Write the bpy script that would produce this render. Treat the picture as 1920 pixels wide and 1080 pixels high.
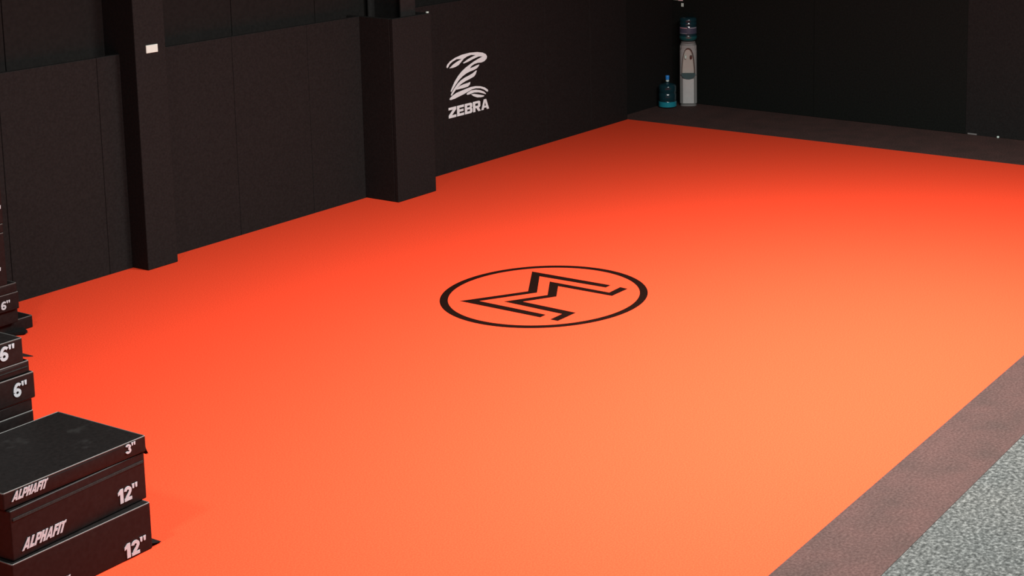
import bpy, bmesh, math, random
from mathutils import Vector, Matrix

random.seed(7)
scene = bpy.context.scene
for o in list(bpy.data.objects):
    bpy.data.objects.remove(o, do_unlink=True)
C = scene.collection

# ------------------------------------------------------------------ camera
# metres; x runs along the padded left wall towards the back, y to the left, z up
CAM_H = 4.6
YAW, PITCH, ROLL = 0.4952, 0.1619, -0.0050
F_PX, PX, PY = 2971.75, 1471.64, 124.16
fwd = Vector((math.cos(YAW) * math.cos(PITCH), math.sin(YAW) * math.cos(PITCH), -math.sin(PITCH)))
right = Vector((math.sin(YAW), -math.cos(YAW), 0.0))
down = fwd.cross(right)
r2 = math.cos(ROLL) * right + math.sin(ROLL) * down
d2 = -math.sin(ROLL) * right + math.cos(ROLL) * down
cam_data = bpy.data.cameras.new('camera')
cam = bpy.data.objects.new('camera', cam_data)
C.objects.link(cam)
M = Matrix((( r2.x, -d2.x, -fwd.x, 0.0),
            ( r2.y, -d2.y, -fwd.y, 0.0),
            ( r2.z, -d2.z, -fwd.z, CAM_H),
            (0, 0, 0, 1)))
cam.matrix_world = M
cam_data.sensor_fit = 'HORIZONTAL'
cam_data.sensor_width = 36.0
cam_data.lens = F_PX / 1920.0 * 36.0
cam_data.shift_x = (960.0 - PX) / 1920.0
cam_data.shift_y = (PY - 540.0) / 1920.0
cam_data.clip_start = 0.1
cam_data.clip_end = 200
scene.camera = cam

# ------------------------------------------------------------------ world, lamps, exposure
world = bpy.data.worlds.new('world')
scene.world = world
world.use_nodes = True
bg = world.node_tree.nodes['Background']
bg.inputs['Color'].default_value = (0.80, 0.90, 1.0, 1)
bg.inputs['Strength'].default_value = 0.05

def area_lamp(name, loc, sx, sy, power, color=(1, 0.97, 0.94)):
    d = bpy.data.lights.new(name, 'AREA')
    d.shape = 'RECTANGLE'; d.size = sx; d.size_y = sy
    d.energy = power; d.color = color
    o = bpy.data.objects.new(name, d)
    o.location = loc
    C.objects.link(o)
    return o
# two rows of ceiling panels over the middle of the hall
area_lamp('ceiling_lamp', (8.8, 4.8, 5.9), 1.8, 3.2, 960)
area_lamp('ceiling_lamp.001', (12.5, 4.8, 5.9), 1.8, 3.2, 1040)
# a smaller one nearer the front end
area_lamp('ceiling_lamp.002', (2.4, 7.3, 5.85), 0.7, 0.7, 240)

vs = scene.view_settings
vs.view_transform = 'Standard'
vs.look = 'None'
vs.exposure = 0.0
vs.gamma = 1.0
vs.use_curve_mapping = False

# ------------------------------------------------------------------ materials
def new_mat(name):
    m = bpy.data.materials.new(name)
    m.use_nodes = True
    nt = m.node_tree
    return m, nt, nt.nodes['Principled BSDF']

def mat(name, col, rough=0.6, spec=0.3, scale=0.0, amount=0.0, bump=0.0, detail=3.0, metallic=0.0,
        scuff=None, trans=0.0):
    """plain colour with optional fine grain (noise mixed into the colour) and relief"""
    m, nt, b = new_mat(name)
    b.inputs['Roughness'].default_value = rough
    b.inputs['Specular IOR Level'].default_value = spec
    b.inputs['Metallic'].default_value = metallic
    b.inputs['Transmission Weight'].default_value = trans
    b.inputs['Base Color'].default_value = (*col, 1)
    if scale:
        tc = nt.nodes.new('ShaderNodeTexCoord')
        n = nt.nodes.new('ShaderNodeTexNoise')
        n.inputs['Scale'].default_value = scale
        n.inputs['Detail'].default_value = detail
        nt.links.new(tc.outputs['Object'], n.inputs['Vector'])
        ramp = nt.nodes.new('ShaderNodeValToRGB')
        ramp.color_ramp.elements[0].position = 0.30
        ramp.color_ramp.elements[1].position = 0.70
        lo = tuple(max(0, c * (1 - amount)) for c in col)
        hi = tuple(min(1, c * (1 + amount)) for c in col)
        ramp.color_ramp.elements[0].color = (*lo, 1)
        ramp.color_ramp.elements[1].color = (*hi, 1)
        nt.links.new(n.outputs['Fac'], ramp.inputs['Fac'])
        out = ramp.outputs['Color']
        if scuff:
            n2 = nt.nodes.new('ShaderNodeTexNoise')
            n2.inputs['Scale'].default_value = scuff[0]
            n2.inputs['Detail'].default_value = 5
            nt.links.new(tc.outputs['Object'], n2.inputs['Vector'])
            r2_ = nt.nodes.new('ShaderNodeMapRange')
            r2_.inputs['From Min'].default_value = scuff[1]
            r2_.inputs['From Max'].default_value = scuff[2]
            nt.links.new(n2.outputs['Fac'], r2_.inputs['Value'])
            mx = nt.nodes.new('ShaderNodeMix')
            mx.data_type = 'RGBA'
            nt.links.new(r2_.outputs['Result'], mx.inputs['Factor'])
            nt.links.new(out, mx.inputs['A'])
            mx.inputs['B'].default_value = (*scuff[3], 1)
            out = mx.outputs['Result']
        nt.links.new(out, b.inputs['Base Color'])
        if bump:
            bp = nt.nodes.new('ShaderNodeBump')
            bp.inputs['Strength'].default_value = bump
            bp.inputs['Distance'].default_value = 0.003
            nt.links.new(n.outputs['Fac'], bp.inputs['Height'])
            nt.links.new(bp.outputs['Normal'], b.inputs['Normal'])
    return m

def speckle_mat(name, cols, scale, rough=0.85, blotch=None):
    """granules: two noises, fine grains plus wide soft blotches of wear"""
    m, nt, b = new_mat(name)
    b.inputs['Roughness'].default_value = rough
    b.inputs['Specular IOR Level'].default_value = 0.12
    tc = nt.nodes.new('ShaderNodeTexCoord')
    n = nt.nodes.new('ShaderNodeTexNoise')
    n.inputs['Scale'].default_value = scale
    n.inputs['Detail'].default_value = 3.5
    n.inputs['Roughness'].default_value = 0.6
    nt.links.new(tc.outputs['Object'], n.inputs['Vector'])
    ramp = nt.nodes.new('ShaderNodeValToRGB')
    cr = ramp.color_ramp
    cr.elements[0].position = 0.30; cr.elements[0].color = (*cols[0], 1)
    cr.elements[1].position = 0.70; cr.elements[1].color = (*cols[2], 1)
    e = cr.elements.new(0.5); e.color = (*cols[1], 1)
    nt.links.new(n.outputs['Fac'], ramp.inputs['Fac'])
    out = ramp.outputs['Color']
    if blotch:
        n2 = nt.nodes.new('ShaderNodeTexNoise')
        n2.inputs['Scale'].default_value = blotch[0]
        n2.inputs['Detail'].default_value = 4
        nt.links.new(tc.outputs['Object'], n2.inputs['Vector'])
        mr = nt.nodes.new('ShaderNodeMapRange')
        mr.inputs['From Min'].default_value = 0.35
        mr.inputs['From Max'].default_value = 0.70
        nt.links.new(n2.outputs['Fac'], mr.inputs['Value'])
        mx = nt.nodes.new('ShaderNodeMix'); mx.data_type = 'RGBA'; mx.blend_type = 'MULTIPLY'
        mx.inputs['B'].default_value = (*blotch[1], 1)
        nt.links.new(mr.outputs['Result'], mx.inputs['Factor'])
        nt.links.new(out, mx.inputs['A'])
        out = mx.outputs['Result']
    nt.links.new(out, b.inputs['Base Color'])
    bp = nt.nodes.new('ShaderNodeBump')
    bp.inputs['Strength'].default_value = 0.25
    bp.inputs['Distance'].default_value = 0.004
    nt.links.new(n.outputs['Fac'], bp.inputs['Height'])
    nt.links.new(bp.outputs['Normal'], b.inputs['Normal'])
    return m

M_ORANGE = mat('orange_turf', (0.81, 0.0645, 0.0242), 0.9, 0.05, 95.0, 0.18, 0.10, 4.0)
M_EMBLEM = mat('black_turf_inlay', (0.0105, 0.0036, 0.0022), 0.85, 0.04, 70.0, 0.25)
M_BORDER = speckle_mat('dark_border_carpet', ((0.046, 0.023, 0.020), (0.066, 0.036, 0.032), (0.094, 0.053, 0.047)), 52.0,
                       blotch=(3.2, (0.74, 0.84, 0.84)))
M_RUBBER = speckle_mat('grey_speckled_rubber', ((0.017, 0.0185, 0.0175), (0.064, 0.067, 0.063), (0.165, 0.169, 0.160)), 36.0,
                       blotch=(1.3, (0.86, 0.9, 0.92)))
M_SLAB = mat('concrete_slab', (0.16, 0.16, 0.155), 0.9, 0.2, 6.0, 0.15)
M_PAD = mat('black_wall_pad', (0.0118, 0.0112, 0.0108), 0.75, 0.09, 45.0, 0.20, 0.08)
M_WALL = mat('black_wall_paint', (0.0108, 0.0102, 0.0096), 0.85, 0.08, 30.0, 0.15)
M_BACKPAD = mat('black_back_panel', (0.0072, 0.0084, 0.0074), 0.85, 0.08, 40.0, 0.2)
M_CEIL = mat('dark_ceiling', (0.03, 0.03, 0.03), 0.9, 0.1, 4.0, 0.1)
M_STEEL = mat('black_painted_steel', (0.014, 0.0135, 0.013), 0.6, 0.2, 20.0, 0.15)
M_PRINT = mat('white_print', (0.40, 0.46, 0.49), 0.6, 0.2, 60.0, 0.05)
M_LOGO = mat('white_wall_print', (0.66, 0.80, 0.82), 0.6, 0.2, 60.0, 0.05)
M_VINYL = mat('black_vinyl', (0.0070, 0.0060, 0.0058), 0.50, 0.17, 38.0, 0.25, 0.10,
              scuff=(5.5, 0.63, 0.80, (0.022, 0.022, 0.021)))
M_FLAP = mat('black_webbing', (0.008, 0.008, 0.008), 0.9, 0.1, 90.0, 0.3)
M_PIPING = mat('grey_highlight_piping', (0.075, 0.080, 0.076), 0.45, 0.4, 60.0, 0.15)  # paler than the vinyl: edge highlight of the boxes put into the colour
M_HOOK = mat('grey_hook_tape', (0.022, 0.023, 0.022), 0.9, 0.1, 120.0, 0.3)
M_WHITE = mat('white_plastic', (0.57, 0.70, 0.64), 0.5, 0.3, 20.0, 0.03)
M_COOLER = mat('pale_grey_plastic', (0.44, 0.45, 0.44), 0.45, 0.35, 12.0, 0.04)
M_COOLSIDE = mat('mid_grey_plastic', (0.15, 0.155, 0.15), 0.5, 0.3, 12.0, 0.05)
M_COOLTRIM = mat('grey_trim_plastic', (0.27, 0.28, 0.27), 0.5, 0.3, 12.0, 0.04)
M_RECESS = mat('beige_plastic', (0.40, 0.38, 0.34), 0.5, 0.3, 12.0, 0.04)
M_COOLRIM = mat('dark_brown_rim', (0.06, 0.042, 0.033), 0.5, 0.3, 12.0, 0.05)
M_TRAY = mat('dark_teal_plastic', (0.035, 0.075, 0.078), 0.5, 0.3, 12.0, 0.1)
M_REDTAP = mat('brown_red_tap', (0.10, 0.035, 0.028), 0.4, 0.4, 8.0, 0.05)
M_JUG = mat('clear_teal_plastic', (0.014, 0.060, 0.078), 0.12, 0.5, 8.0, 0.06, trans=0.5)
M_WATER = mat('teal_water', (0.012, 0.21, 0.27), 0.2, 0.5, 6.0, 0.06)
M_CAP = mat('blue_cap', (0.02, 0.22, 0.62), 0.4, 0.4, 10.0, 0.05)
M_LABELBLUE = mat('navy_bottle_label', (0.05, 0.055, 0.09), 0.5, 0.3, 20.0, 0.1)
M_PINK = mat('pink_print', (0.48, 0.26, 0.29), 0.6, 0.2, 20.0, 0.05)
M_PALE = mat('pale_print', (0.30, 0.30, 0.35), 0.6, 0.2, 20.0, 0.05)
M_GREENTAG = mat('pale_green_tag', (0.80, 0.88, 0.74), 0.6, 0.2, 20.0, 0.03)
M_PINKTAG = mat('pale_pink_tag', (0.70, 0.55, 0.55), 0.6, 0.2, 20.0, 0.03)
M_GREY = mat('grey_plastic', (0.16, 0.155, 0.15), 0.6, 0.3, 20.0, 0.05)

# ------------------------------------------------------------------ helpers
def link(name, bm, m, parent=None, smooth=False):
    me = bpy.data.meshes.new(name)
    bmesh.ops.recalc_face_normals(bm, faces=bm.faces)
    bm.to_mesh(me); bm.free()
    me.materials.append(m)
    if smooth:
        for p in me.polygons: p.use_smooth = True
    o = bpy.data.objects.new(name, me)
    C.objects.link(o)
    if parent: o.parent = parent
    return o

def thing(name, label, cat, loc=(0, 0, 0), rz=0.0, group=None):
    o = bpy.data.objects.new(name, None)
    o.empty_display_size = 0.1
    C.objects.link(o)
    o.location = loc; o.rotation_euler = (0, 0, rz)
    tag(o, label, cat, group)
    return o

def tag(o, label, cat, group=None):
    o['label'] = label; o['category'] = cat
    if group: o['group'] = group
    return o

def add_box(bm, x0, x1, y0, y1, z0, z1, bev=0.0, seg=1):
    t = bmesh.new()
    vs_ = [t.verts.new((x, y, z)) for x in (x0, x1) for y in (y0, y1) for z in (z0, z1)]
    for f in ((0, 1, 3, 2), (4, 6, 7, 5), (0, 4, 5, 1), (2, 3, 7, 6), (0, 2, 6, 4), (1, 5, 7, 3)):
        t.faces.new([vs_[i] for i in f])
    bmesh.ops.recalc_face_normals(t, faces=t.faces)
    if bev:
        bmesh.ops.bevel(t, geom=list(t.edges), offset=bev, segments=seg, profile=0.5, affect='EDGES')
    merge(bm, t)
    return bm

def merge(bm, t):
    me = bpy.data.meshes.new('tmp'); t.to_mesh(me); t.free()
    bm.from_mesh(me); bpy.data.meshes.remove(me)

def box(x0, x1, y0, y1, z0, z1, bev=0.0, seg=1):
    return add_box(bmesh.new(), x0, x1, y0, y1, z0, z1, bev, seg)

def add_prism(bm, pts, a, b, to3):
    """polygon pts in a plane, extruded from a to b; to3(u, v, w) gives the 3-D point"""
    A = [bm.verts.new(to3(u, v, a)) for u, v in pts]
    B = [bm.verts.new(to3(u, v, b)) for u, v in pts]
    n = len(pts)
    bm.faces.new(A); bm.faces.new(B[::-1])
    for i in range(n):
        bm.faces.new((A[i], B[i], B[(i + 1) % n], A[(i + 1) % n]))
    return bm

def lathe(prof, n=32, cx=0, cy=0, squash=1.0, power=2.0, cap=True):
    bm = bmesh.new(); rings = []
    for r, z in prof:
        ring = []
        for k in range(n):
            a = 2 * math.pi * k / n
            c, s = math.cos(a), math.sin(a)
            e = 2.0 / power
            x = r * math.copysign(abs(c) ** e, c); y = r * squash * math.copysign(abs(s) ** e, s)
            ring.append(bm.verts.new((cx + x, cy + y, z)))
        rings.append(ring)
    for a, b in zip(rings, rings[1:]):
        for k in range(n):
            bm.faces.new((a[k], a[(k + 1) % n], b[(k + 1) % n], b[k]))
    if cap:
        bm.faces.new(rings[0][::-1]); bm.faces.new(rings[-1])
    return bm

# ------------------------------------------------------------------ lettering (block glyphs, height 1)
def stroke(pts, t):
    out = []
    n = len(pts)
    nor = []
    for i in range(n):
        a = Vector(pts[max(0, i - 1)]); b = Vector(pts[min(n - 1, i + 1)])
        d = (b - a).normalized()
        nor.append(Vector((-d.y, d.x)))
    for i in range(n - 1):
        p, q = Vector(pts[i]), Vector(pts[i + 1])
        out.append([tuple(p + nor[i] * t / 2), tuple(q + nor[i + 1] * t / 2), tuple(q - nor[i + 1] * t / 2), tuple(p - nor[i] * t / 2)])
    return out

def arc(cx, cy, rx, ry, a0, a1, n=14):
    return [(cx + rx * math.cos(math.radians(a0 + (a1 - a0) * i / n)), cy + ry * math.sin(math.radians(a0 + (a1 - a0) * i / n))) for i in range(n + 1)]

def rect(x0, x1, y0, y1): return [(x0, y0), (x1, y0), (x1, y1), (x0, y1)]

GLYPH = {   # polygons in a cell 1 high and w wide: (w, polys)
    'Z': (0.86, [[(0, 1), (.86, 1), (.86, .74), (.36, .24), (.86, .24), (.86, 0), (0, 0), (0, .26), (.50, .76), (0, .76)]]),
    'E': (0.80, [[(0, 0), (0, 1), (.80, 1), (.80, .77), (.27, .77), (.27, .61), (.74, .61), (.74, .39), (.27, .39), (.27, .23), (.80, .23), (.80, 0)]]),
    'B': (0.86, [rect(0, .27, 0, 1), rect(.27, .72, .78, 1), rect(.27, .72, .40, .60), rect(.27, .72, 0, .22),
                 [(.72, 1), (.86, .90), (.86, .60), (.78, .50), (.60, .50), (.60, .78), (.60, 1)], [(.60, .50), (.78, .50), (.86, .40), (.86, .10), (.72, 0), (.60, 0)]]),
    'R': (0.88, [rect(0, .27, 0, 1), rect(.27, .72, .78, 1), rect(.27, .72, .34, .55),
                 [(.72, 1), (.86, .90), (.86, .46), (.74, .34), (.60, .34), (.60, 1)], [(.38, .36), (.66, .36), (.90, 0), (.60, 0)]]),
    'A': (0.92, [[(0, 0), (.27, 0), (.53, 1), (.32, 1)], [(.92, 0), (.65, 0), (.39, 1), (.60, 1)], rect(.20, .72, .18, .36)]),
    'L': (0.62, [rect(0, .30, 0, 1), rect(.30, .62, 0, .24)]),
    'P': (0.74, [rect(0, .30, 0, 1), rect(.30, .62, .80, 1), rect(.30, .62, .36, .55), [(.62, 1), (.74, .90), (.74, .46), (.62, .36), (.48, .36), (.48, 1)]]),
    'H': (0.78, [rect(0, .30, 0, 1), rect(.48, .78, 0, 1), rect(.30, .48, .40, .62)]),
    'F': (0.62, [rect(0, .30, 0, 1), rect(.30, .62, .78, 1), rect(.30, .58, .40, .62)]),
    'I': (0.30, [rect(0, .30, 0, 1)]),
    'T': (0.66, [rect(.18, .48, 0, 1), rect(0, .66, .78, 1)]),
    '1': (0.44, [[(.16, 0), (.42, 0), (.42, 1), (.20, 1), (0, .80), (0, .60), (.16, .68)]]),
    '2': (0.62, stroke(arc(.31, .69, .20, .20, 175, -20, 12) + [(.40, .46), (.22, .26), (.14, .12)], .22) + [rect(.02, .62, 0, .21)]),
    '3': (0.62, stroke(arc(.30, .72, .19, .17, 165, -88, 14), .21) + stroke(arc(.30, .30, .21, .20, 88, -165, 14), .21)),
    '6': (0.64, stroke(arc(.32, .31, .21, .205, 0, 360, 24), .20) + stroke(arc(.41, .42, .30, .475, 200, 52, 14), .20)),
    '8': (0.64, stroke(arc(.32, .29, .20, .19, 0, 360, 22), .21) + stroke(arc(.32, .74, .17, .16, 0, 360, 22), .19)),
    '"': (0.46, [[(0, 1.02), (.19, 1.02), (.16, .70), (.04, .70)], [(.25, 1.02), (.44, 1.02), (.41, .70), (.29, .70)]]),
}

def text_mesh(txt, x0, x1, z0, h, y, slant=0.0, gap=0.07, depth=0.0016, font_w=1.0):
    """letters on a face that looks along -y: from x0 to x1, base line z0, height h"""
    bm = bmesh.new()
    total = sum(GLYPH[c][0] for c in txt) + gap * (len(txt) - 1)
    k = (x1 - x0 - slant * h) / total
    u = 0.0
    for c in txt:
        w, polys = GLYPH[c]
        for i, p in enumerate(polys):
            add_prism(bm, p, y - depth - 0.00004 * (i % 7), y + 0.0015,
                      lambda a, b, d, u=u: (x0 + (u + a) * k + b * h * slant, d, z0 + b * h))
        u += w + gap
    return bm

# ================================================================== THE SETTING
WALL_Y = 13.30      # building wall behind the pads
PAD_Y = 13.075      # face of the wall pads
PAD_H = 2.171
XO, XB = 19.288, 20.83
Y1, Y2 = 4.348, 3.750

# floor: slab with the orange turf, its dark borders and the grey rubber laid on it
slab = link('floor', box(1.0, 21.4, -3.0, 13.6, -0.16, -0.012), M_SLAB)
slab['kind'] = 'structure'

def struct_part(name, bm, m, parent, smooth=False, label=None):
    o = link(name, bm, m, parent, smooth)
    if label: o['label'] = label
    return o

turf = link('turf_mat', box(2.0, XO, Y1, 13.0745, -0.012, 0.0), M_ORANGE)
tag(turf, 'large bright orange turf mat with black circular emblem covering the hall floor', 'mat')
# black emblem: ring and the two nested angular strokes, inlaid in the turf
EX, EY = 11.7315, 8.927
bm = bmesh.new()
N = 128
ro, ri = 0.980, 0.904
rows = []
for r, z in ((ro, -0.001), (ro, 0.0006), (ri, 0.0006), (ri, -0.001)):
    rows.append([bm.verts.new((EX + r * math.cos(2 * math.pi * k / N), EY + r * math.sin(2 * math.pi * k / N), z)) for k in range(N)])
for a in range(4):
    A, B = rows[a], rows[(a + 1) % 4]
    for k in range(N):
        bm.faces.new((A[k], A[(k + 1) % N], B[(k + 1) % N], B[k]))
link('emblem_ring', bm, M_EMBLEM, turf)['label'] = 'thin black ring of the floor emblem'
S1 = [(.560, .577), (.563, -.372), (.478, -.372), (.464, .412), (.022, .107), (-.454, .420), (-.478, -.372), (-.565, -.375), (-.545, .580), (.014, .208)]
S2 = [(.372, .218), (.362, -.494), (.556, -.487), (.548, -.580), (.286, -.577), (.288, .055), (.013, -.128), (-.270, .052), (-.297, -.577), (-.570, -.575), (-.570, -.489), (-.388, -.488), (-.355, .208), (.009, -.027)]
for S, lb in ((S1, 'outer black angular stroke of the floor emblem'), (S2, 'inner black angular stroke of the floor emblem')):
    bm = add_prism(bmesh.new(), S, -0.001, 0.0006, lambda u, v, w: (EX + u, EY + v, w))
    link('emblem_stroke', bm, M_EMBLEM, turf)['label'] = lb

o = link('border_strip', add_prism(bmesh.new(), [(XO + 0.0002, -3.0), (20.57, -3.0), (20.885, 13.28), (XO + 0.0002, 13.28)], -0.012, -0.0002, lambda u, v, w: (u, v, w)), M_BORDER)
tag(o, 'dark brown carpet border strip along the black back wall', 'carpet')
o = link('border_strip', box(2.0, XO, Y2, Y1 - 0.0002, -0.012, -0.0002), M_BORDER)
tag(o, 'mottled brown carpet border strip between orange turf and grey rubber floor', 'carpet')
o = link('rubber_flooring', box(2.0, XO, -3.0, Y2 - 0.0005, -0.012, -0.0025), M_RUBBER)
tag(o, 'grey speckled rubber flooring in the bottom right corner', 'flooring')

# ceiling (above the frame)
o = link('ceiling', box(1.0, 21.4, -3.0, 13.6, 6.3, 6.45), M_CEIL)
o['kind'] = 'structure'

# left wall with cladding sheets above and pads below
wall_left = link('wall_left', box(1.0, 21.3, WALL_Y, 13.5, -0.012, 6.3), M_WALL)
wall_left['kind'] = 'structure'
xs = [4.47, 5.69, 6.91, 8.13, 9.35, 10.44]
for a, b in list(zip(xs, xs[1:])) + [(10.805, 12.05), (12.05, 13.27), (13.27, 14.49), (14.49, 15.71), (15.71, 16.93), (16.93, 18.15), (18.15, 19.37), (19.37, 20.59)]:
    link('wall_panel', box(a + 0.004, b - 0.004, WALL_Y - 0.018, WALL_Y, 1.9, 6.3, 0.003), M_WALL, wall_left)
pads = [(4.87, 5.93), (5.93, 6.99), (6.99, 8.05), (8.05, 9.11), (9.11, 10.17), (10.17, 10.44),
        (10.805, 11.85), (11.85, 12.93), (12.93, 13.765),
        (14.432, 15.18), (15.18, 16.24), (16.24, 17.30), (17.30, 18.36), (18.36, 19.285)]
logo_pad = None
for a, b in pads:
    p = link('wall_pad', box(a + 0.0015, b - 0.0015, PAD_Y, PAD_Y + 0.05, -0.012, PAD_H, 0.007, 2), M_PAD, wall_left)
    if a == 15.18: logo_pad = p
link('wall_pad', box(19.235, 19.285, PAD_Y + 0.052, WALL_Y, 0.0, PAD_H, 0.007, 2), M_PAD, wall_left)

# slim full-height pilaster with a small white plate
link('pilaster', box(10.44, 10.805, 12.85, WALL_Y, 0.0, 6.3, 0.008, 2), M_PAD, wall_left)['label'] = 'full-height black pilaster'
o = link('wall_plate', box(10.563, 10.701, 12.838, 12.85, 2.180, 2.259, 0.002), M_WHITE)
tag(o, 'small white rectangular plate high on the black pilaster', 'plate')

# wide padded pilaster: three pads around a steel column
x0, x1, yf = 13.768, 14.430, 12.575
for (a, b, c, d) in ((x0, x1, yf, yf + 0.05), (x0, x0 + 0.05, yf + 0.052, WALL_Y), (x1 - 0.05, x1, yf + 0.052, WALL_Y)):
    link('pilaster_pad', box(a, b, c, d, 0.0, PAD_H, 0.007, 2), M_PAD, wall_left)
bm = bmesh.new()
add_box(bm, 14.05, 14.30, 12.70, 12.715, 0.0, 6.3)
add_box(bm, 14.05, 14.30, 13.20, 13.215, 0.0, 6.3)
add_box(bm, 14.155, 14.175, 12.715, 13.20, 0.0, 6.3)
link('steel_column', bm, M_STEEL, wall_left)['label'] = 'black steel column behind the pilaster pads'
bm = bmesh.new()
add_box(bm, 14.380, 14.412, 12.590, 12.612, PAD_H, PAD_H + 0.018, 0.004, 2)
add_box(bm, 14.391, 14.401, 12.584, 12.592, PAD_H, PAD_H + 0.012, 0.002)
o = link('pad_clip', bm, M_WHITE)
tag(o, 'tiny white clip on the top corner of the padded pilaster', 'clip')

# printed mark and name on the pad
LX = 15.66
MARK = [
  [(-0.399, 1.357), (-0.383, 1.386), (-0.327, 1.422), (-0.23, 1.454), (-0.096, 1.476), (0.054, 1.481), (0.206, 1.47), (0.313, 1.448), (0.377, 1.42), (0.4, 1.386), (0.387, 1.356), (0.342, 1.332), (0.285, 1.324), (0.208, 1.329), (0.139, 1.322), (0.085, 1.305), (0.049, 1.277), (0.125, 1.288), (0.187, 1.299), (0.238, 1.304), (0.237, 1.293), (0.198, 1.264), (0.136, 1.248), (0.059, 1.239), (-0.017, 1.225), (-0.093, 1.198), (-0.165, 1.16), (-0.235, 1.106), (-0.295, 1.051), (-0.32, 1.029), (-0.332, 1.04), (-0.306, 1.08), (-0.251, 1.151), (-0.181, 1.214), (-0.105, 1.265), (-0.025, 1.302), (0.06, 1.332), (0.14, 1.359), (0.218, 1.378), (0.311, 1.399), (0.234, 1.409), (0.173, 1.4), (0.111, 1.389), (0.035, 1.372), (-0.063, 1.358), (-0.081, 1.369), (-0.04, 1.382), (0.015, 1.402), (0.091, 1.42), (0.174, 1.435), (0.083, 1.449), (0.008, 1.441), (-0.061, 1.42), (-0.115, 1.385), (-0.161, 1.354), (-0.221, 1.338), (-0.28, 1.332), (-0.346, 1.336), (-0.323, 1.346), (-0.268, 1.375), (-0.193, 1.4), (-0.098, 1.422), (-0.202, 1.432), (-0.279, 1.413), (-0.336, 1.386), (-0.37, 1.35), (-0.385, 1.344)],
  [(0.189, 1.233), (0.164, 1.189), (0.132, 1.163), (0.056, 1.145), (-0.036, 1.128), (-0.127, 1.103), (-0.203, 1.065), (-0.264, 1.02), (-0.31, 0.983), (-0.332, 0.986), (-0.316, 1.013), (-0.262, 1.064), (-0.193, 1.117), (-0.125, 1.152), (-0.049, 1.175), (0.027, 1.189), (0.104, 1.207), (0.166, 1.233)],
  [(0.054, 1.103), (0.008, 1.097), (-0.067, 1.093), (-0.143, 1.083), (-0.203, 1.063), (-0.241, 1.044), (-0.174, 1.043), (-0.084, 1.044), (0.006, 1.05), (0.045, 1.072)],
  [(-0.359, 0.936), (-0.348, 0.954), (-0.295, 0.98), (-0.22, 1.003), (-0.131, 1.014), (-0.025, 1.027), (0.066, 1.035), (0.157, 1.032), (0.249, 1.017), (0.341, 0.986), (0.402, 0.946), (0.404, 0.926), (0.382, 0.924), (0.324, 0.961), (0.248, 0.99), (0.156, 1.004), (0.08, 1.001), (0.003, 0.983), (-0.073, 0.965), (-0.163, 0.95), (-0.253, 0.934), (-0.334, 0.928)],
  [(-0.031, 0.957), (0.003, 0.973), (0.064, 0.989), (0.156, 0.985), (0.247, 0.965), (0.323, 0.933), (0.361, 0.902), (0.353, 0.896), (0.291, 0.918), (0.215, 0.942), (0.124, 0.954), (0.047, 0.946), (-0.006, 0.943)],
  [(0.062, 0.939), (0.123, 0.936), (0.199, 0.917), (0.26, 0.901), (0.324, 0.883), (0.313, 0.872), (0.259, 0.87), (0.182, 0.88), (0.107, 0.909)],
]
bm = bmesh.new()
for p in MARK:
    add_prism(bm, p, PAD_Y - 0.002, PAD_Y + 0.002, lambda u, v, w: (LX + u, w, v))
link('printed_mark', bm, M_LOGO, logo_pad)['label'] = 'white striped letter Z mark printed on the wall pad'
link('printed_name', text_mesh('ZEBRA', 15.278, 16.075, 0.697, 0.136, PAD_Y, gap=0.09, depth=0.002), M_LOGO, logo_pad)['label'] = 'white block lettering under the striped mark'

# back wall: slightly out of square, with tall panels
wb_rot = math.atan2(20.885 - 20.785, 12.8 - 7.5)
wall_back = link('wall_back', box(0.018, 0.35, -13.2, 3.2, -0.012, 6.3), M_WALL)
wall_back.location = (20.835, 10.15, 0); wall_back.rotation_euler = (0, 0, -wb_rot)
wall_back['kind'] = 'structure'
ys = [(3.15, 0.62), (0.62, -1.86), (-1.86, -4.34), (-4.34, -6.8), (-6.8, -9.3)]
for i, (a, b) in enumerate(ys):
    link('wall_panel', box(0.0 if i < 2 else -0.012, 0.018, b + 0.003, a - 0.003, -0.001, 6.3, 0.003), M_BACKPAD if i < 2 else M_PAD, wall_back)
def on_back(y, z, d=0.0):
    """world point on the face of the back wall at world y (d = distance in front of it)"""
    return Vector((20.835 + (y - 10.15) * math.tan(wb_rot) - d, y, z))

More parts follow.
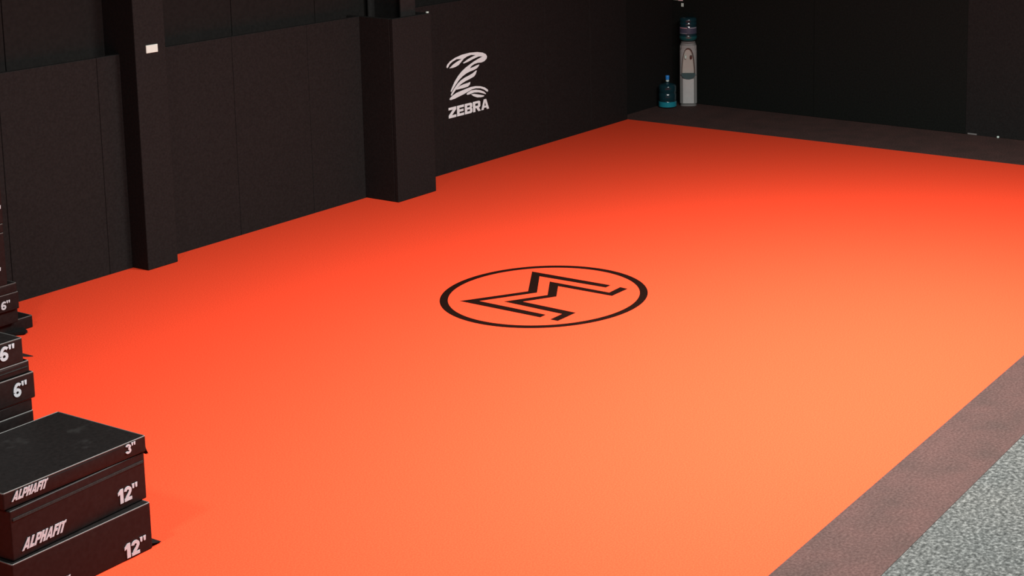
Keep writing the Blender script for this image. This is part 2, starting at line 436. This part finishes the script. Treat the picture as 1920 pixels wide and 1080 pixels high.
# ================================================================== PLYO BOXES
def plyo_box(label, x0, x1, yf, yb, z0, z1, rz=0.0, number=None, num=None, letters=None, strip=None, flap=None, group=None, bev=0.010, rim=True):
    """soft stacking box; x0..x1, yf (front)..yb, z0..z1 in the room; turned by rz about its centre"""
    cx, cy = (x0 + x1) / 2, (yf + yb) / 2
    t = thing('plyo_box', label, 'box', (cx, cy, z0), rz, group)
    w, d, h = (x1 - x0) / 2, (yb - yf) / 2, z1 - z0
    # body: bevelled block with softly bulging faces
    bm = box(-w, w, -d, d, 0.0, h)
    bmesh.ops.subdivide_edges(bm, edges=list(bm.edges), cuts=5, use_grid_fill=True)
    for v in bm.verts:
        x, y, z = v.co
        fx, fy, fz = 1 - (x / w) ** 2, 1 - (y / d) ** 2, 1 - ((z - h / 2) / (h / 2)) ** 2
        if abs(abs(y) - d) < 1e-5: v.co.y += math.copysign(0.004 * fx * fz, y)
        if abs(abs(x) - w) < 1e-5: v.co.x += math.copysign(0.004 * fy * fz, x)
        if abs(z - h) < 1e-5: v.co.z += -0.002 * fx * fy
    es = [e for e in bm.edges if len(e.link_faces) == 2 and e.calc_face_angle(0) > 1.0]
    bmesh.ops.bevel(bm, geom=es, offset=bev, segments=3, profile=0.6, affect='EDGES')
    link('body', bm, M_VINYL, t)
    # piping round the upper rim, light grey to draw the bright edge highlight
    bm = bmesh.new()
    e = 0.0035
    if not rim: h -= 0.042
    add_box(bm, -w + .004, w - .004, -d - e + .004, -d + .008, h - .0065, h + .0015, 0.002)
    add_box(bm, -w + .004, w - .004, d - .008, d + e - .004, h - .0065, h + .0015, 0.002)
    add_box(bm, -w - e + .004, -w + .008, -d + .006, d - .006, h - .0065, h + .0015, 0.002)
    add_box(bm, w - .008, w + e - .004, -d + .006, d - .006, h - .0065, h + .0015, 0.002)
    link('highlight_piping', bm, M_PIPING, t)['label'] = 'light grey piping drawing the edge highlight'
    h = z1 - z0
    if strip:
        link('hook_tape', box(-w + .015, w - .015, -d - .0055, -d + .002, strip[0] - z0, strip[1] - z0, 0.001), M_HOOK, t)['label'] = 'grey hook tape across the front'
    if number:
        a, b, zz, hh = num
        link('size_number', text_mesh(number, a - cx, b - cx, zz - z0, hh, -d - .0045, gap=0.05, depth=0.0025), M_PRINT, t)['label'] = 'white printed size number'
    if letters:
        a, b, zz, hh = letters
        link('lettering', text_mesh('ALPHAFIT', a - cx, b - cx, zz - z0, hh, -d - .0045, slant=0.42, gap=0.05, depth=0.0025), M_PRINT, t)['label'] = 'white printed slanting lettering'
    if flap:
        for f in flap:      # webbing flap on the right side: (y from, y to, length out, z at root, z at tip)
            ya, yb_, out, za, zb = f
            bm = bmesh.new()
            n = 5
            top, bot = [], []
            for i in range(n + 1):
                s = i / n
                xx = w - 0.004 + out * s
                zz = za + (zb - za) * s ** 0.8
                top.append([bm.verts.new((xx, yy, zz + .004)) for yy in (ya + .012 * s, yb_ - .012 * s)])
                bot.append([bm.verts.new((xx, yy, zz)) for yy in (ya + .012 * s, yb_ - .012 * s)])
            for i in range(n):
                bm.faces.new((top[i][0], top[i + 1][0], top[i + 1][1], top[i][1]))
                bm.faces.new((bot[i][0], bot[i][1], bot[i + 1][1], bot[i + 1][0]))
                bm.faces.new((top[i][0], bot[i][0], bot[i + 1][0], top[i + 1][0]))
                bm.faces.new((top[i][1], top[i + 1][1], bot[i + 1][1], bot[i][1]))
            bm.faces.new((top[0][0], top[0][1], bot[0][1], bot[0][0]))
            bm.faces.new((top[n][0], bot[n][0], bot[n][1], top[n][1]))
            link('flap', bm, M_FLAP, t)['label'] = 'black webbing flap'
    return t

G1, G2, G3 = 'boxes in the low front stack', 'boxes in the middle stack', 'boxes in the rear stack'
# low front stack
plyo_box('black soft box marked 12" on the turf, lowest of the front stack', 5.36, 6.318, 7.895, 8.715, 0.0008, 0.306,
         number='12"', num=(6.108, 6.268, 0.016, 0.094), letters=(5.42, 5.725, 0.018, 0.072),
         flap=[(-0.405, 0.36, 0.082, 0.030, 0.004)], group=G1)
plyo_box('black soft box marked 12" with lettering, middle of the front stack', 5.372, 6.332, 7.938, 8.748, 0.309, 0.614, rim=False, rz=math.radians(2.2),
         number='12"', num=(6.112, 6.262, 0.352, 0.092), letters=(5.430, 5.738, 0.350, 0.066),
         strip=(0.548, 0.565), group=G1)
plyo_box('thin black box marked 3" with a scuffed top, uppermost of the front stack', 5.372, 6.355, 7.945, 8.765, 0.618, 0.720,
         number='3"', num=(6.200, 6.275, 0.652, 0.060), letters=(5.420, 5.662, 0.656, 0.054),
         flap=[(-0.408, 0.36, 0.028, 0.030, -0.030), (-0.400, 0.36, 0.024, 0.012, -0.034)], group=G1)
# middle stack, right behind
yb0, yb1 = 8.835, 9.655
plyo_box('black box at the floor, hidden low in the middle stack', 5.27, 6.222, yb0, yb1, 0.0008, 0.303, group=G2)
plyo_box('black box second from the floor in the middle stack', 5.27, 6.222, yb0, yb1, 0.306, 0.606, group=G2)
plyo_box('black box just above the scuffed box top in the middle stack', 5.27, 6.232, yb0, yb1, 0.609, 0.760, group=G2)
plyo_box('thin black box directly beneath the middle stack box marked 6"', 5.27, 6.228, yb0, yb1, 0.763, 0.842, group=G2)
plyo_box('black box marked 6" with its number farthest right, in the middle stack', 5.29, 6.244, yb0 - .015, yb1 - .015, 0.845, 1.016,
         number='6"', num=(6.088, 6.186, 0.888, 0.092), group=G2)
plyo_box('thin black box between the two 6" boxes of the middle stack', 5.27, 6.226, yb0, yb1, 1.019, 1.095,
         strip=(1.055, 1.062), group=G2)
plyo_box('black box marked 6" on top of the middle stack', 5.25, 6.190, yb0, yb1, 1.098, 1.256,
         number='6"', num=(6.024, 6.130, 1.142, 0.094), flap=[(-0.405, 0.36, 0.085, 0.032, 0.004)], group=G2)
# rear stack against the padded wall
yc0, yc1 = 12.21, 13.03
t = plyo_box('black box jutting out to the right at the foot of the rear stack', 7.79, 8.745, 12.315, 13.05, 0.0008, 0.112, group=G3)
bm = add_prism(bmesh.new(), [(.385, -.366), (.325, -.50), (.30, -.505), (.20, -.40), (.20, -.366)], 0.0, 0.022, lambda u, v, w: (u, v, w + (-.366 - v) * .10))
link('flap', bm, M_FLAP, t)['label'] = 'black webbing flap'
plyo_box('black box second from the floor in the rear stack', 7.60, 8.562, 12.25, 13.05, 0.115, 0.244, group=G3)
plyo_box('black box marked 6" in the rear stack by the padded wall', 7.60, 8.552, yc0, yc1, 0.247, 0.400,
         number='6"', num=(8.374, 8.464, 0.274, 0.074), group=G3)
plyo_box('thin black box on top of the rear stack box marked 6"', 7.60, 8.540, yc0, yc1, 0.403, 0.483, group=G3)
plyo_box('tall black box above the thin one in the rear stack', 7.50, 8.456, yc0, yc1, 0.486, 0.950,
         number='18"', num=(8.21, 8.402, 0.560, 0.095), group=G3)
plyo_box('thin black box between the two tall boxes of the rear stack', 7.50, 8.456, yc0, yc1, 0.953, 1.030, group=G3)
plyo_box('tall black box on top of the rear stack', 7.50, 8.462, yc0, yc1, 1.033, 1.495,
         number='18"', num=(8.25, 8.446, 1.100, 0.095), group=G3)

# ================================================================== WATER COOLER AND BOTTLES
def boolean_cut(o, cutter):
    md = o.modifiers.new('cut', 'BOOLEAN'); md.operation = 'DIFFERENCE'; md.object = cutter; md.solver = 'EXACT'
    bpy.context.view_layer.update()
    dg = bpy.context.evaluated_depsgraph_get()
    me = bpy.data.meshes.new_from_object(o.evaluated_get(dg))
    o.modifiers.clear()
    o.data = me
    bpy.data.objects.remove(cutter, do_unlink=True)

COOL = Vector((20.708, 12.893, -0.001))
face = math.atan2(-COOL.y, -COOL.x)               # turned towards the hall
t = thing('water_cooler', 'pale grey freestanding water cooler in the far corner', 'water cooler', COOL, face + math.pi / 2)
# local frame: front looks along -y
prof = [(.128, .030), (.136, .045), (.137, .50), (.135, .86), (.128, .95), (.116, .985), (.100, 1.0)]
body = link('body', lathe(prof, 40, squash=0.80, power=3.2), M_COOLSIDE, t)
arch = [(-.100, .50), (.100, .50), (.098, .60), (.088, .72), (.075, .81), (.056, .875), (.030, .908), (0, .918), (-.030, .908), (-.056, .875), (-.075, .81), (-.088, .72), (-.098, .60)]
cut = link('cutter', add_prism(bmesh.new(), arch, -0.30, -0.055, lambda u, v, w: (u, w, v)), M_COOLSIDE)
cut.parent = t
boolean_cut(body, cut)
# front shell: pale face around and below the recess
def front_y(x, z):
    r = 0.137 if z < 0.86 else 0.132
    q = max(0.0, 1 - (abs(x) / r) ** 3.2) ** (1 / 3.2)
    return -r * 0.80 * q
def shell(pts_fn, z0, z1, n, m, th, mt, name, parent, label=None):
    bm = bmesh.new(); rows = []
    for j in range(n + 1):
        z = z0 + (z1 - z0) * j / n
        a, b = pts_fn(z)
        rows.append([(a + (b - a) * i / m, z) for i in range(m + 1)])
    out = [[bm.verts.new((x, front_y(x, z) - th, z)) for x, z in r] for r in rows]
    inn = [[bm.verts.new((x, front_y(x, z) + .002, z)) for x, z in r] for r in rows]
    for j in range(n):
        for i in range(m):
            bm.faces.new((out[j][i], out[j][i + 1], out[j + 1][i + 1], out[j + 1][i]))
            bm.faces.new((inn[j][i], inn[j + 1][i], inn[j + 1][i + 1], inn[j][i + 1]))
        bm.faces.new((out[j][0], out[j + 1][0], inn[j + 1][0], inn[j][0]))
        bm.faces.new((out[j][m], inn[j][m], inn[j + 1][m], out[j + 1][m]))
    for i in range(m):
        bm.faces.new((out[0][i], inn[0][i], inn[0][i + 1], out[0][i + 1]))
        bm.faces.new((out[n][i], out[n][i + 1], inn[n][i + 1], inn[n][i]))
    o = link(name, bm, mt, parent)
    if label: o['label'] = label
    return o
shell(lambda z: (-.086, .086), .05, .435, 8, 10, .008, M_COOLER, 'lower_panel', t, 'pale lower front panel')
shell(lambda z: (-.128, -.108), .05, .48, 8, 2, .003, M_COOLTRIM, 'side_trim', t)
shell(lambda z: (.108, .128), .05, .48, 8, 2, .003, M_COOLTRIM, 'side_trim', t)
def arch_half(z):
    for (xa, za), (xb_, zb) in zip(arch[1:8], arch[2:9]):
        if za <= z <= zb and zb > za: return xa + (xb_ - xa) * (z - za) / (zb - za)
    return 0.0
for s in (-1, 1):
    shell(lambda z, s=s: sorted((s * (arch_half(z) + .006 if z < .918 else 0.0), s * .126)), .50, .955, 14, 4, .004, M_COOLTRIM, 'upper_panel', t, 'pale upper front panel beside the recess')
# rim of the recess
bm = bmesh.new()
rim = arch[1:]
pts = [(x, front_y(x, z) - .006, z) for x, z in arch[1:]] + [(-.100, front_y(.1, .5) - .006, .50)]
prev = None
for (x, y, z) in pts:
    k = 1 - .055
    cz = .70
    A = [bm.verts.new((x * 1.06, y, cz + (z - cz) * 1.02)), bm.verts.new((x * .93, y, cz + (z - cz) * .965)),
         bm.verts.new((x * .93, y + .03, cz + (z - cz) * .965)), bm.verts.new((x * 1.06, y + .03, cz + (z - cz) * 1.02))]
    if prev:
        for i in range(4): bm.faces.new((prev[i], prev[(i + 1) % 4], A[(i + 1) % 4], A[i]))
    else: bm.faces.new(A)
    prev = A
bm.faces.new(prev[::-1])
link('recess_rim', bm, M_COOLRIM, t)['label'] = 'dark rim of the arched recess'
link('recess_panel', add_prism(bmesh.new(), [(x * .97, .70 + (z - .70) * .98) for x, z in arch], -.066, -.054, lambda u, v, w: (u, w, v)), M_RECESS, t)['label'] = 'pale back panel of the arched recess'
# drip tray: half bowl below the recess
tray = [(-.108, .525), (.108, .525)] + [(.108 * math.cos(a), .515 - .085 * math.sin(a)) for a in [math.pi * i / 16 for i in range(17)]]
link('drip_tray', add_prism(bmesh.new(), tray, -.128, -.085, lambda u, v, w: (u, w, v)), M_TRAY, t)['label'] = 'dark teal half-round drip tray'
# taps
for s, mt, lb in ((-1, M_WHITE, 'white tap'), (1, M_REDTAP, 'brown tap')):
    bm = lathe([(.012, .745), (.016, .752), (.018, .785), (.014, .80)], 14, cx=s * .042, cy=-.088)
    add_box(bm, s * .042 - .009, s * .042 + .009, -.094, -.060, .775, .790, .003)
    add_box(bm, s * .042 - .013, s * .042 + .013, -.112, -.088, .796, .804, .002)
    link('tap', bm, mt, t, True)['label'] = lb
link('plinth', lathe([(.126, 0.0), (.128, .010), (.122, .030)], 40, squash=0.80, power=3.2), M_GREY, t)['label'] = 'dark plinth'
link('bottle_collar', lathe([(.108, .995), (.112, 1.0), (.108, 1.012), (.07, 1.016)], 32), M_GREY, t)

BASE = COOL.z
# upturned bottle standing on the cooler: a thing of its own
t = thing('water_bottle', 'upturned dark teal water bottle with a printed label on the cooler', 'bottle', (COOL.x, COOL.y, BASE + 1.014), face + math.pi / 2)
prof = [(.030, 0.003), (.090, .008), (.125, .026), (.137, .055), (.137, .085), (.131, .098), (.131, .115), (.134, .120), (.134, .230),
        (.128, .240), (.128, .252), (.135, .262), (.135, .285), (.128, .296), (.128, .306), (.135, .318), (.134, .345), (.122, .366), (.09, .374), (.02, .375)]
link('bottle_body', lathe(prof, 36), M_JUG, t, True)
link('water', lathe([(.09, .009), (.126, .0255), (.1385, .0545), (.1385, .0855), (.10, .086)], 36), mat('deep_teal_water', (0.012, 0.075, 0.08), 0.2, 0.5, 6.0, 0.06), t)['label'] = 'teal water low in the bottle'
bm = bmesh.new()
def band(bm, r, z0, z1, a0, a1, n=18, th=.0015):
    for i in range(n):
        A, B = math.radians(a0 + (a1 - a0) * i / n), math.radians(a0 + (a1 - a0) * (i + 1) / n)
        q = [(r + th, A), (r + th, B), (r - .001, B), (r - .001, A)]
        lo = [bm.verts.new((rr * math.cos(a), rr * math.sin(a), z0)) for rr, a in q]
        hi = [bm.verts.new((rr * math.cos(a), rr * math.sin(a), z1)) for rr, a in q]
        bm.faces.new(lo); bm.faces.new(hi[::-1])
        for k in range(4): bm.faces.new((lo[k], hi[k], hi[(k + 1) % 4], lo[(k + 1) % 4]))
    return bm
lab = link('paper_label', band(bm, .135, .125, .228, 195, 345), M_LABELBLUE, t); lab['label'] = 'navy label wrapped round the bottle'
link('label_print', band(bmesh.new(), .1365, .212, .224, 205, 263, 10), M_PINK, lab)['label'] = 'pink line of print'
link('label_print', band(bmesh.new(), .1365, .212, .224, 275, 335, 10), M_PALE, lab)['label'] = 'pale line of print'
link('label_print', band(bmesh.new(), .1365, .130, .136, 205, 263, 10), M_PALE, lab)['label'] = 'pale line of print'

# spare bottle on the floor
JUG = Vector((20.405, 13.085, -0.001))
t = thing('water_bottle', 'spare teal water bottle with blue cap on the floor beside the cooler', 'bottle', JUG, face + math.pi / 2)
prof = [(.05, 0.001), (.115, .004), (.134, .022), (.137, .050), (.137, .095), (.131, .104), (.131, .118), (.137, .128), (.137, .215), (.131, .224), (.131, .238),
        (.137, .248), (.137, .330), (.130, .352), (.108, .366), (.060, .378), (.030, .388), (.022, .400), (.022, .445), (.016, .448)]
link('bottle_body', lathe(prof, 36), M_JUG, t, True)
link('water', lathe([(.05, .006), (.112, .008), (.139, .022), (.1395, .100), (.10, .1005)], 36), M_WATER, t)['label'] = 'bright teal water in the bottom'
link('neck_band', lathe([(.022, .405), (.025, .410), (.025, .428), (.022, .432)], 20), M_WHITE, t)['label'] = 'white band round the neck'
link('cap', lathe([(.026, .434), (.029, .440), (.031, .490), (.028, .500)], 20), M_CAP, t)['label'] = 'blue cap'

# ================================================================== SMALL THINGS
def small(name, label, cat, y, z, w, h, m, d=.012):
    o = link(name, box(-d, 0.0, -w / 2, w / 2, -h / 2, h / 2, min(.003, d / 3), 2), m)
    o.location = on_back(y, z, .001); o.rotation_euler = (0, 0, -wb_rot)
    return tag(o, label, cat)
small('wall_tag', 'pale green tag at the top edge of the far corner', 'tag', 13.235, 1.655, .085, .085, M_GREENTAG)
small('wall_tag', 'pinkish tag at the top edge above the cooler', 'tag', 13.140, 1.650, .085, .090, M_PINKTAG)
small('wall_tag', 'small white tag just above the upturned water bottle', 'tag', 13.105, 1.545, .042, .055, M_WHITE)
small('wall_bracket', 'short grey strip at the foot of the back wall', 'strip', 8.18, .012, .14, .020, M_GREY, .02)
small('wall_screw', 'tiny grey fixing low on the back wall', 'fixing', 7.962, .106, .030, .018, M_GREY, .008)
bm = lathe([(.006, 0), (.016, .004), (.019, .016), (.016, .028), (.006, .032)], 16)
o = link('ball', bm, M_WHITE, None, True); o.location = on_back(7.775, -0.001, .045)
tag(o, 'tiny white ball on the dark border by the back wall', 'ball')
